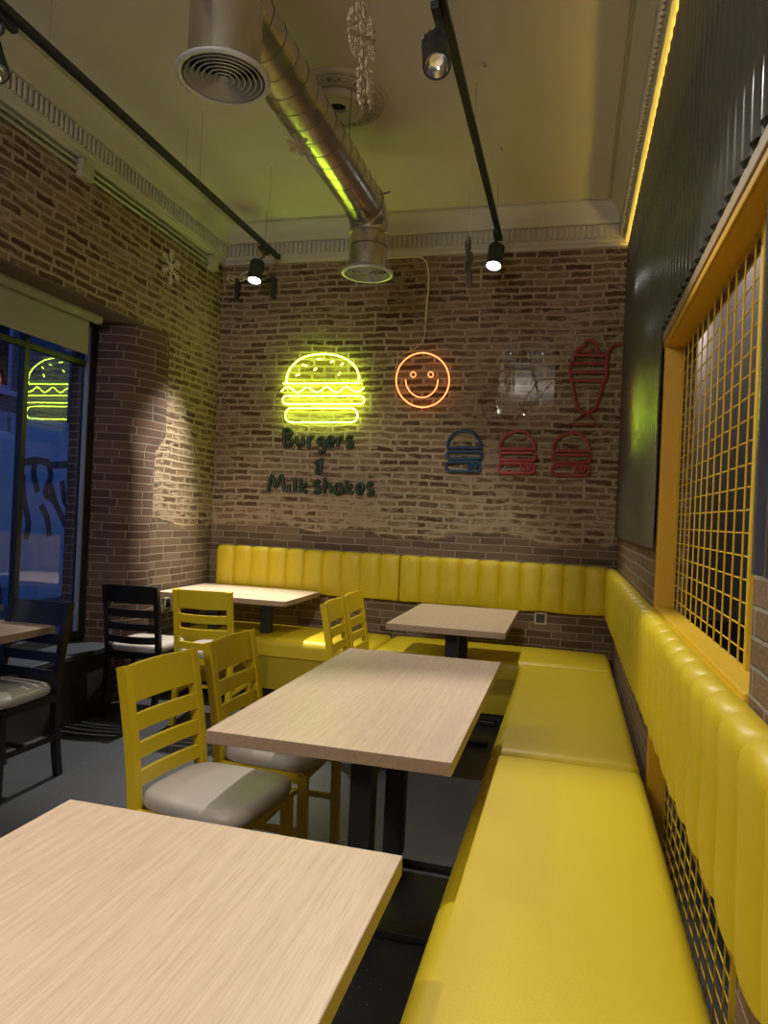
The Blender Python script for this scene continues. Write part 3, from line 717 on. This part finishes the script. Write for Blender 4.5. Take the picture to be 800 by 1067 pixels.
add_tube(bm, pts, RD+.002, 48, caps=False); link('elbow', bm, M_DUCT, t, True)
def ringtorus(parent, name, c, axis, R_, r_, mat):
    bm = bmesh.new(); P = []
    for i in range(48):
        a = 2*PI*i/48
        if axis == 'y': P.append((c[0]+R_*math.cos(a), c[1], c[2]+R_*math.sin(a)))
        elif axis == 'z': P.append((c[0]+R_*math.cos(a), c[1]+R_*math.sin(a), c[2]))
        else: P.append((c[0]+R_*math.cos(a), c[1]+R_*math.sin(a)*.707, c[2]-R_*math.sin(a)*.707))
    add_tube(bm, P, r_, 8, closed=True); return link(name, bm, mat, parent, True)
cl = ringtorus(t, 'joint_clamp', (0, -.135, 0), 'y', RD+.004, .006, M_DUCT)
link('clamp_bolt', add_tube(bmesh.new(), [(RD, -.135, .05), (RD+.045, -.135, .06)], .006, 8), M_SEAM, cl)
bm = bmesh.new(); add_tube(bm, [(0, 0, -.14), (0, 0, -.383)], RD-.002, 48, caps=False); link('drop_pipe', bm, M_DUCT, t, True)
ringtorus(t, 'joint_bead', (0, 0, -.15), 'z', RD+.001, .004, M_DUCT)
ringtorus(t, 'joint_bead', (0, 0, -.235), 'z', RD, .003, M_SEAM)
NY = -2.11
bm = bmesh.new(); add_tube(bm, [(.06, NY, -.02), (.06, NY, -.383)], RD+.006, 48, caps=False); link('drop_pipe', bm, M_DUCT, t, True)
ringtorus(t, 'joint_bead', (.06, NY, -.12), 'z', RD+.008, .004, M_DUCT)
for (px, yy) in ((0, 0), (.06, NY)):
    bm = bmesh.new()
    add_lathe(bm, [(.122, -.335), (.148, -.362), (.150, -.374), (.162, -.377), (.171, -.372), (.171, -.364), (.160, -.360), (.130, -.335), (.122, -.335)], 56, (px, yy, -.038))
    g = link('air_grille', bm, M_GRILLE, t, True)
    for k in range(7):
        r0 = .140-.020*k; bm = bmesh.new(); q = max(.001, r0-.017)
        add_lathe(bm, [(q+.002, -.352), (r0, -.374), (r0-.003, -.376), (q, -.355), (q+.002, -.352)], 48, (px, yy, -.038))
        link('grille_ring', bm, M_GRILLE, g, True)
    bm = bmesh.new(); add_lathe(bm, [(.12, -.31), (.0001, -.31)], 32, (px, yy, -.038)); link('grille_backing', bm, M_DARK, g)
for y in (-.75, -3.4):
    for s in (-1, 1): link('hanger_wire', add_tube(bmesh.new(), [(s*.09, y, .085), (s*.09, y, .38)], .0025, 6), M_SEAM, t)

# ---------------------------------------------------------------- tracks and lamps
ZT = 3.45
def track(x, y0, y1, label):
    t = thing('lighting_track', label, 'lighting track', (x, (y0+y1)/2, ZT))
    h = (y1-y0)/2
    bm = bmesh.new(); box(bm, -.019, .019, -h, h, 0, .033, bev=.002, seg=1); link('track_rail', bm, M_TRACK, t)
    for s in (-1, 1): link('rail_lip', B(s*.008-.002, s*.008+.002, -h, h, -.004, 0), M_TRACK, t)
    link('end_cap', B(-.021, .021, h, h+.012, -.003, .036, bev=.002), M_TRACK, t)
    y = h-.25
    while y > -h: link('suspension_wire', add_tube(bmesh.new(), [(0, y, .033), (0, y, H-ZT)], .0018, 5), M_STRING, t); y -= 1.2
    return t
track(-.935, -6.4, -.26, 'right black lighting track running towards the back wall')
track(-2.755, -6.4, -.12, 'left black lighting track parallel to the window wall')

def spotlight(label, x, y, aim, lit, power, cone=60, blend=.5, color=(1, .95, .86), soft=.03, head_off=(0, 0)):
    t = thing('track_spotlight', label, 'spotlight', (x, y, ZT), 0, 'black track spotlights')
    link('track_adapter', B(-.017, .017, -.07, .07, -.035, -.004, bev=.003), M_HEAD, t)
    hx, hy = head_off
    hc = Vector((hx, hy, -.175))
    bm = bmesh.new()
    add_tube(bm, [(0, 0, -.03), (0, 0, -.07), (hx*.6-.028, hy*.6, -.10), (hx-.03, hy, -.155)], .0095, 8); link('bracket_arm', bm, M_HEAD, t, True)
    d = (Vector(aim)-Vector((x, y, ZT))-hc).normalized()
    q = Vector((0, 0, -1)).rotation_difference(d)
    bm = bmesh.new(); r = .057
    add_lathe(bm, [(.0001, .085), (r-.006, .085), (r-.004, .08), (r-.004, .03), (r, .025), (r, -.085), (r-.004, -.088), (r-.006, -.082), (r-.008, -.06)], 36)
    o = link('lamp_body', bm, M_HEAD, t, True); o.location = hc; o.rotation_mode = 'QUATERNION'; o.rotation_quaternion = q
    bm = bmesh.new()
    for k in range(14):
        a = 2*PI*k/14; b2 = bmesh.new(); box(bm, r-.006, r+.001, -.002, .002, .03, .082)
        b2.free()
        vs = bm.verts[-8:]
        for v in vs:
            x_, y_ = v.co.x, v.co.y; v.co.x = x_*math.cos(a)-y_*math.sin(a); v.co.y = x_*math.sin(a)+y_*math.cos(a)
        bm.verts.ensure_lookup_table()
    link('cooling_fins', bm, M_HEAD, o)
    bm = bmesh.new(); add_lathe(bm, [(r-.007, -.080), (r-.014, -.060), (r-.030, -.045), (.0001, -.044)], 32)
    link('reflector', bm, M_REFL if not lit else M_HEAD, o, True)
    if lit:
        bm = bmesh.new(); add_lathe(bm, [(r-.008, -.0805), (r*.5, -.0835), (.0001, -.0845)], 32); link('lit_lens', bm, M_LENS, o, True)
    if power:
        ld = bpy.data.lights.new('spot_bulb', 'SPOT'); ld.energy = power; ld.spot_size = R(cone); ld.spot_blend = blend; ld.color = color; ld.shadow_soft_size = soft
        l = bpy.data.objects.new('spot_bulb', ld); C.objects.link(l); l.parent = o; l.location = (0, 0, -.10)
    return t

spotlight('lit black track spotlight at the far end of the right track', -.945, -.42, (-1.15, -1.6, 0), True, 130, 80, .8)
spotlight('lit black track spotlight at the far end of the left track', -2.77, -.36, (-2.8, -1.2, .46), True, 620, 56, .7, head_off=(-.07, .02))
spotlight('black track spotlight near the top of the picture, on the right track', -.955, -2.69, (-.45, -4.15, .45), False, 185, 68, .5, soft=.02)
spotlight('black track spotlight cut by the left picture edge', -2.775, -3.02, (-1.5, -3.3, .5), False, 42, 75, .6, head_off=(-.055, 0))


# ---------------------------------------------------------------- neon signs
YN = -.045
def P3(pts, y=YN): return [(a, y, b) for a, b in pts]
def sign_tube(parent, name, pts, r, mat, closed=False, sm=True, y=YN):
    p = smooth_pts(P3(pts, y), closed, 3) if sm else [Vector(v) for v in P3(pts, y)]
    return link(name, add_tube(bmesh.new(), p, r, 8, closed=closed), mat, parent, True)
def pegs(parent, pts, mat=None):
    for (x, z) in pts: link('wall_peg', add_tube(bmesh.new(), [(x, -.001, z), (x, YN+.004, z)], .004, 6), mat or M_WHITE, parent)
t = thing('neon_burger_sign', 'lit yellow-green neon burger with seeds, largest burger sign on the brick wall', 'neon sign', (0, 0, 0))
sign_tube(t, 'bun_top', BUN, .0045, M_NEONG, True)
sign_tube(t, 'lettuce_wave', WAVE, .0045, M_NEONG)
sign_tube(t, 'patty', PATTY, .0045, M_NEONG, True, False)
sign_tube(t, 'bun_bottom', BASE, .0045, M_NEONG, True, False)
for s in SEEDS: sign_tube(t, 'sesame_seed', s, .0052, M_NEONG, False, False)
pegs(t, [BUN[0], BUN[8], WAVE[0], WAVE[-1], PATTY[0], BASE[2], BASE[13], BUN[13]])
t = thing('neon_smiley_sign', 'lit orange neon smiley face on the brick wall', 'neon sign', (0, 0, 0))
sign_tube(t, 'face_ring', FACE, .0052, M_NEONO, True)
for e in EYES: sign_tube(t, 'eye_ring', e, .0036, M_NEONO, True)
sign_tube(t, 'smile', MOUTH, .0046, M_NEONO)
pegs(t, [FACE[0], FACE[9], FACE[18], FACE[27]])
def small_burger(label, dx, mat, dz=0.):
    t = thing('burger_tube_sign', label, 'sign', (dx, 0, dz), 0, None)
    sign_tube(t, 'bun_top', [(q.x, q.z) for q in smooth_pts(P3(SBUN), False, 4)], .0115, mat, True, False); sign_tube(t, 'patty', SPAT, .0115, mat, True, False)
    sign_tube(t, 'bun_bottom', SBAS, .0115, mat, True, False); sign_tube(t, 'bite_squiggle', SQG, .0105, mat)
    pegs(t, [SBUN[0], SBUN[3], SBUN[-1], SBAS[5], SBAS[12]], M_DARK)
small_burger('unlit dark blue burger outline sign, leftmost of the three small burgers', -.405, M_BLUE)
small_burger('unlit pinkish red burger sign, the middle of the three small burgers', 0, M_REDB)
small_burger('unlit red burger sign under the milkshake, rightmost of the small burgers', .398, M_RED, -.006)
t = thing('milkshake_tube_sign', 'unlit red milkshake cup sign with straw in the wall corner', 'sign', (0, 0, 0))
for nme, s, r_ in zip(('cup_outline', 'cream_side', 'cream_swirl', 'stripe', 'stripe', 'stripe', 'stripe', 'cup_foot'), SHAKE, (.013, .013, .011, .013, .013, .013, .013, .013)):
    sign_tube(t, nme, s, r_, M_RED2, False, nme in ('cup_outline', 'cream_side', 'cream_swirl'))
pegs(t, [SHAKE[0][4], SHAKE[0][9], SHAKE[7][1], SHAKE[7][2]], M_DARK)
t = thing('clear_panel_sign', 'clear acrylic panel with thin unlit amber tube outline, left of the milkshake', 'sign', (0, 0, 0))
for s in CLEAR: sign_tube(t, 'thin_tube', s, .0035, M_CLEARL, y=-.035)
link('acrylic_panel', B(-.925, -.50, -.030, -.026, 2.20, 2.74, bev=.0015, seg=1), M_ACRYL, t)
for (x, z) in ((-.84, 2.665), (-.60, 2.66), (-.72, 2.20)): link('standoff_screw', add_tube(bmesh.new(), [(x, -.001, z), (x, -.036, z)], .007, 12), M_REFL, t, True)
t = thing('lettering_sign', 'dark green hand-drawn words Burgers & Milkshakes under the neon burger', 'sign', (0, 0, 0))
for ch, sts in TEXT:
    bm = bmesh.new()
    for s in sts: add_tube(bm, smooth_pts(P3(s, -.022), False, 4), .0168, 8)
    link('letter', bm, M_TEXT, t, True)

# cables on the back wall
t = tag(link('power_cable', add_tube(bmesh.new(), smooth_pts([(-2.0, -.012, 3.449), (-1.70, -.012, 3.452), (-1.57, -.012, 3.44), (-1.52, -.012, 3.36), (-1.507, -.012, 3.2), (-1.515, -.012, 3.05), (-1.518, -.012, 2.93)]), .0065, 6), M_CABLE, None, True), 'pale cable bending down the bricks above the smiley', 'cable')
tag(link('thin_wire', add_tube(bmesh.new(), smooth_pts([(-1.518, -.006, 2.93), (-1.53, -.006, 2.80), (-1.60, -.006, 2.72), (-1.72, -.006, 2.66), (-1.75, -.006, 2.55)]), .002, 5), M_CABLE), 'thin wire from the pale cable round the left of the smiley', 'wire')

# conduits and boxes on the left wall
for (z, dx, lab) in ((3.425, .014, 'upper grey conduit pipe along the top of the left wall'), (3.385, .012, 'lower grey conduit pipe along the top of the left wall')):
    tag(link('conduit_pipe', add_tube(bmesh.new(), [(XL+dx, -.27, z), (XL+dx, -1.77, z)], .0105, 12), M_CONDUIT, None, True), lab+', between the two boxes', 'pipe')
    tag(link('conduit_pipe', add_tube(bmesh.new(), [(XL+dx, -1.88, z), (XL+dx, -6.0, z)], .0105, 12), M_CONDUIT, None, True), lab+', nearer than both boxes', 'pipe')
for y, lab in ((-1.825, 'beige junction box on the left wall, the one above the window end'), (-.225, 'beige junction box on the left wall, in the back corner')):
    t = thing('junction_box', lab, 'junction box', (XL+.001, y, 3.345))
    link('box_body', B(0, .045, -.050, .050, 0, .105, bev=.004), M_CREAM, t)
    link('box_lid', B(.045, .052, -.052, .052, -.002, .107, bev=.002), M_CREAM, t)
# outlets
def outlet(label, loc, rz):
    t = thing('power_outlet', label, 'outlet', loc, rz)
    link('outlet_frame', B(-.045, .045, -.010, -.001, -.045, .045, bev=.003), M_CREAM, t)
    link('outlet_face', B(-.033, .033, -.013, -.010, -.033, .033, bev=.002), M_SCREEN, t)
outlet('small framed outlet under the right end of the back wall backrest', (-.531, 0, .662), 0)
outlet('small framed outlet on the left wall below the back left table', (XL, -.646, .640), PI/2)
# cable bundle with bracket behind the left lamp
t = thing('cable_bundle', 'tangled pale cables behind the lit lamp in the back left corner', 'cables', (-3.12, -.06, 3.33))
rnd = random.Random(3)
for k in range(5):
    pts = [(-.12+.07*i+rnd.uniform(-.01, .01), rnd.uniform(-.02, .03), .03*math.sin(i*1.4+k)+rnd.uniform(-.02, .02)) for i in range(6)]
    link('cable', add_tube(bmesh.new(), smooth_pts(pts), .005, 6), M_CREAM if k % 2 else M_CABLE, t, True)
for x in (-.02, .31): link('black_bracket', B(x-.014, x+.014, -.02, .02, -.19, -.01, bev=.004), M_TRACK, t)
link('bracket_bar', B(-.03, .32, .02, .034, -.04, -.012), M_TRACK, t)

# ---------------------------------------------------------------- snowflakes and strings
def snowflake(label, loc, r, eul, mat, string=None, thick=.0035, dense=1):
    t = thing('snowflake_ornament', label, 'ornament', loc)
    bm = bmesh.new()
    def beads(a, b2, r_):
        n = max(3, int((b2-a).length/.012)); rnd_ = random.Random(int(a.x*1000)+int(b2.z*977))
        pts = []; rad = []
        for i in range(n+1):
            pts.append(a.lerp(b2, i/n)+Vector((rnd_.uniform(-1, 1), rnd_.uniform(-1, 1), rnd_.uniform(-1, 1)))*r_*.4); rad.append(r_*(1.35 if i % 2 else .65))
        add_tube(bm, pts, rad, 5)
    for k in range(6):
        a = PI/2+k*PI/3; u = Vector((math.cos(a), 0, math.sin(a)))
        beads(Vector((0, 0, 0)), u*r, thick*1.3)
        for q, l in ((.32, .20), (.5, .30), (.68, .26), (.84, .16)):
            for s in (-1, 1):
                b_ = a+s*PI/3.4; v = Vector((math.cos(b_), 0, math.sin(b_)))
                beads(u*r*q, u*r*q+v*r*l, thick)
                if dense > 1:
                    for w_ in (.5, .9):
                        for s2 in (-1, 1):
                            c_ = b_+s2*PI/4; beads(u*r*q+v*r*l*w_, u*r*q+v*r*l*w_+Vector((math.cos(c_), 0, math.sin(c_)))*r*.07, thick*.8)
    for k in range(6):
        a = k*PI/3; u = Vector((math.cos(a), 0, math.sin(a))); v = Vector((math.cos(a+PI/3), 0, math.sin(a+PI/3))); beads(u*r*.22, v*r*.22, thick)
    o = link('flake', bm, mat, t); o.rotation_euler = eul
    if string: link('hanging_string', add_tube(bmesh.new(), [(0, 0, r*.9), (0, 0, string-loc[2])], .0016, 5), M_CABLE if mat is M_SILVERG else M_STRING, t)
    return t
snowflake('large glittering gold snowflake hanging from the ceiling, cut by the top edge', (-1.136, -3.1, 3.10), .245, (0, 0, R(95)), M_GLITTER, H, .0042, 2)
snowflake('dark silver snowflake hanging edge-on on a string from the right track', (-.945, -1.64, 2.80), .135, (0, 0, R(88)), M_SILVERG, ZT, .0035, 2)
snowflake('pale snowflake fixed high on the left brick wall', (XL+.012, -.82, 3.165), .13, (0, 0, R(90)), M_GLITTER, None, .0035)
snowflake('small gold snowflake hanging flat under the long duct', (-1.70, -2.30, 3.17), .062, (R(68), 0, 0), M_GLITTER, None, .003)
fl = [o for o in C.objects if o.name.startswith('snowflake_ornament') and abs(o.location.y+2.30) < .01][0]
link('hanging_string', add_tube(bmesh.new(), [(0, 0, 0), (0, 0, .078)], .0014, 5), M_STRING, fl)
for (x, y, z, lab) in ((-2.55, -1.75, 3.30, 'thin string hanging from the ceiling between the left track and the near grille'), (-2.42, -1.05, 3.42, 'thin string hanging from the ceiling left of the far duct end')):
    t = thing('hanging_string', lab, 'string', (x, y, 0))
    link('string', add_tube(bmesh.new(), [(0, 0, H), (0, 0, z)], .0014, 5), M_STRING, t)
    link('ceiling_hook', add_tube(bmesh.new(), [(0, 0, H), (0, 0, H-.02)], .005, 8), M_GRILLE, t)
for (x, y, lab) in ((-.878, -1.874, 'tiny metal hook in the ceiling right of the right track, nearer one'), (-.868, -1.023, 'tiny metal hook in the ceiling right of the right track, farther one')):
    tag(link('ceiling_hook', add_tube(bmesh.new(), smooth_pts([(x, y, H), (x, y, H-.02), (x+.008, y, H-.03), (x+.012, y, H-.02)]), .0025, 6), M_SEAM, None, True), lab, 'hook')

# ---------------------------------------------------------------- daylight, ambient, camera
w = bpy.data.worlds.new('World'); bpy.context.scene.world = w; w.use_nodes = True
bg = w.node_tree.nodes['Background']; bg.inputs[0].default_value = (.06, .14, .42, 1); bg.inputs[1].default_value = .75
def point(name, loc, e, col, r):
    ld = bpy.data.lights.new(name, 'POINT'); ld.energy = e; ld.color = col; ld.shadow_soft_size = r
    l = bpy.data.objects.new(name, ld); C.objects.link(l); l.location = loc; return l

def spot(name, loc, aim, e, cone, blend, col=(1, .93, .82), soft=.04):
    ld = bpy.data.lights.new(name, 'SPOT'); ld.energy = e; ld.spot_size = R(cone); ld.spot_blend = blend; ld.color = col; ld.shadow_soft_size = soft
    l = bpy.data.objects.new(name, ld); C.objects.link(l); l.location = loc
    l.rotation_mode = 'QUATERNION'; l.rotation_quaternion = Vector((0, 0, -1)).rotation_difference((Vector(aim)-Vector(loc)).normalized()); return l
spot('rear_track_lamp', (-.94, -5.3, 3.3), (-2.0, 0, .65), 220, 34, .45)
spot('rear_track_lamp', (-1.25, -5.2, 3.3), (-1.35, -4.7, .7), 95, 50, .6)
spot('rear_track_lamp', (-.94, -6.1, 3.3), (-.9, -4.9, .5), 30, 60, .7)
point('rear_ambient_fill', (-1.6, -7.4, 2.9), 185, (1., .97, .95), .35)  # soft fill added behind the camera, unseen, for the ambient level
point('side_room_fill', (.30, -1.0, 3.3), 13, (1., .92, .86), .15)  # unseen fills from here on, added to brighten the wall behind the mesh
point('side_room_fill', (.34, .6, 3.0), 8, (1., .92, .86), .15)
point('side_room_fill', (.30, -4.9, 3.3), 8, (1., .92, .86), .15)


F_PX, YAW, PIT, ROL = 739.9, R(14.667), R(.13), R(2.584)
Fv = Vector((-math.sin(YAW)*math.cos(PIT), math.cos(YAW)*math.cos(PIT), math.sin(PIT)))
Rt = Vector((math.cos(YAW), math.sin(YAW), 0)); U = Rt.cross(Fv)
R2 = math.cos(ROL)*Rt+math.sin(ROL)*U; U2 = -math.sin(ROL)*Rt+math.cos(ROL)*U
cam = bpy.data.cameras.new('camera'); co = bpy.data.objects.new('camera', cam); C.objects.link(co)
cam.sensor_fit = 'VERTICAL'; cam.sensor_height = 36; cam.lens = F_PX/1067*36; cam.clip_start = .02
mw = Matrix(((R2.x, U2.x, -Fv.x, -.3486), (R2.y, U2.y, -Fv.y, -5.5104), (R2.z, U2.z, -Fv.z, 1.40), (0, 0, 0, 1)))
co.matrix_world = mw
sc = bpy.context.scene; sc.camera = co
sc.view_settings.view_transform = 'Standard'; sc.view_settings.look = 'None'; sc.view_settings.gamma = 1
sc.view_settings.use_curve_mapping = False; sc.view_settings.exposure = 0.
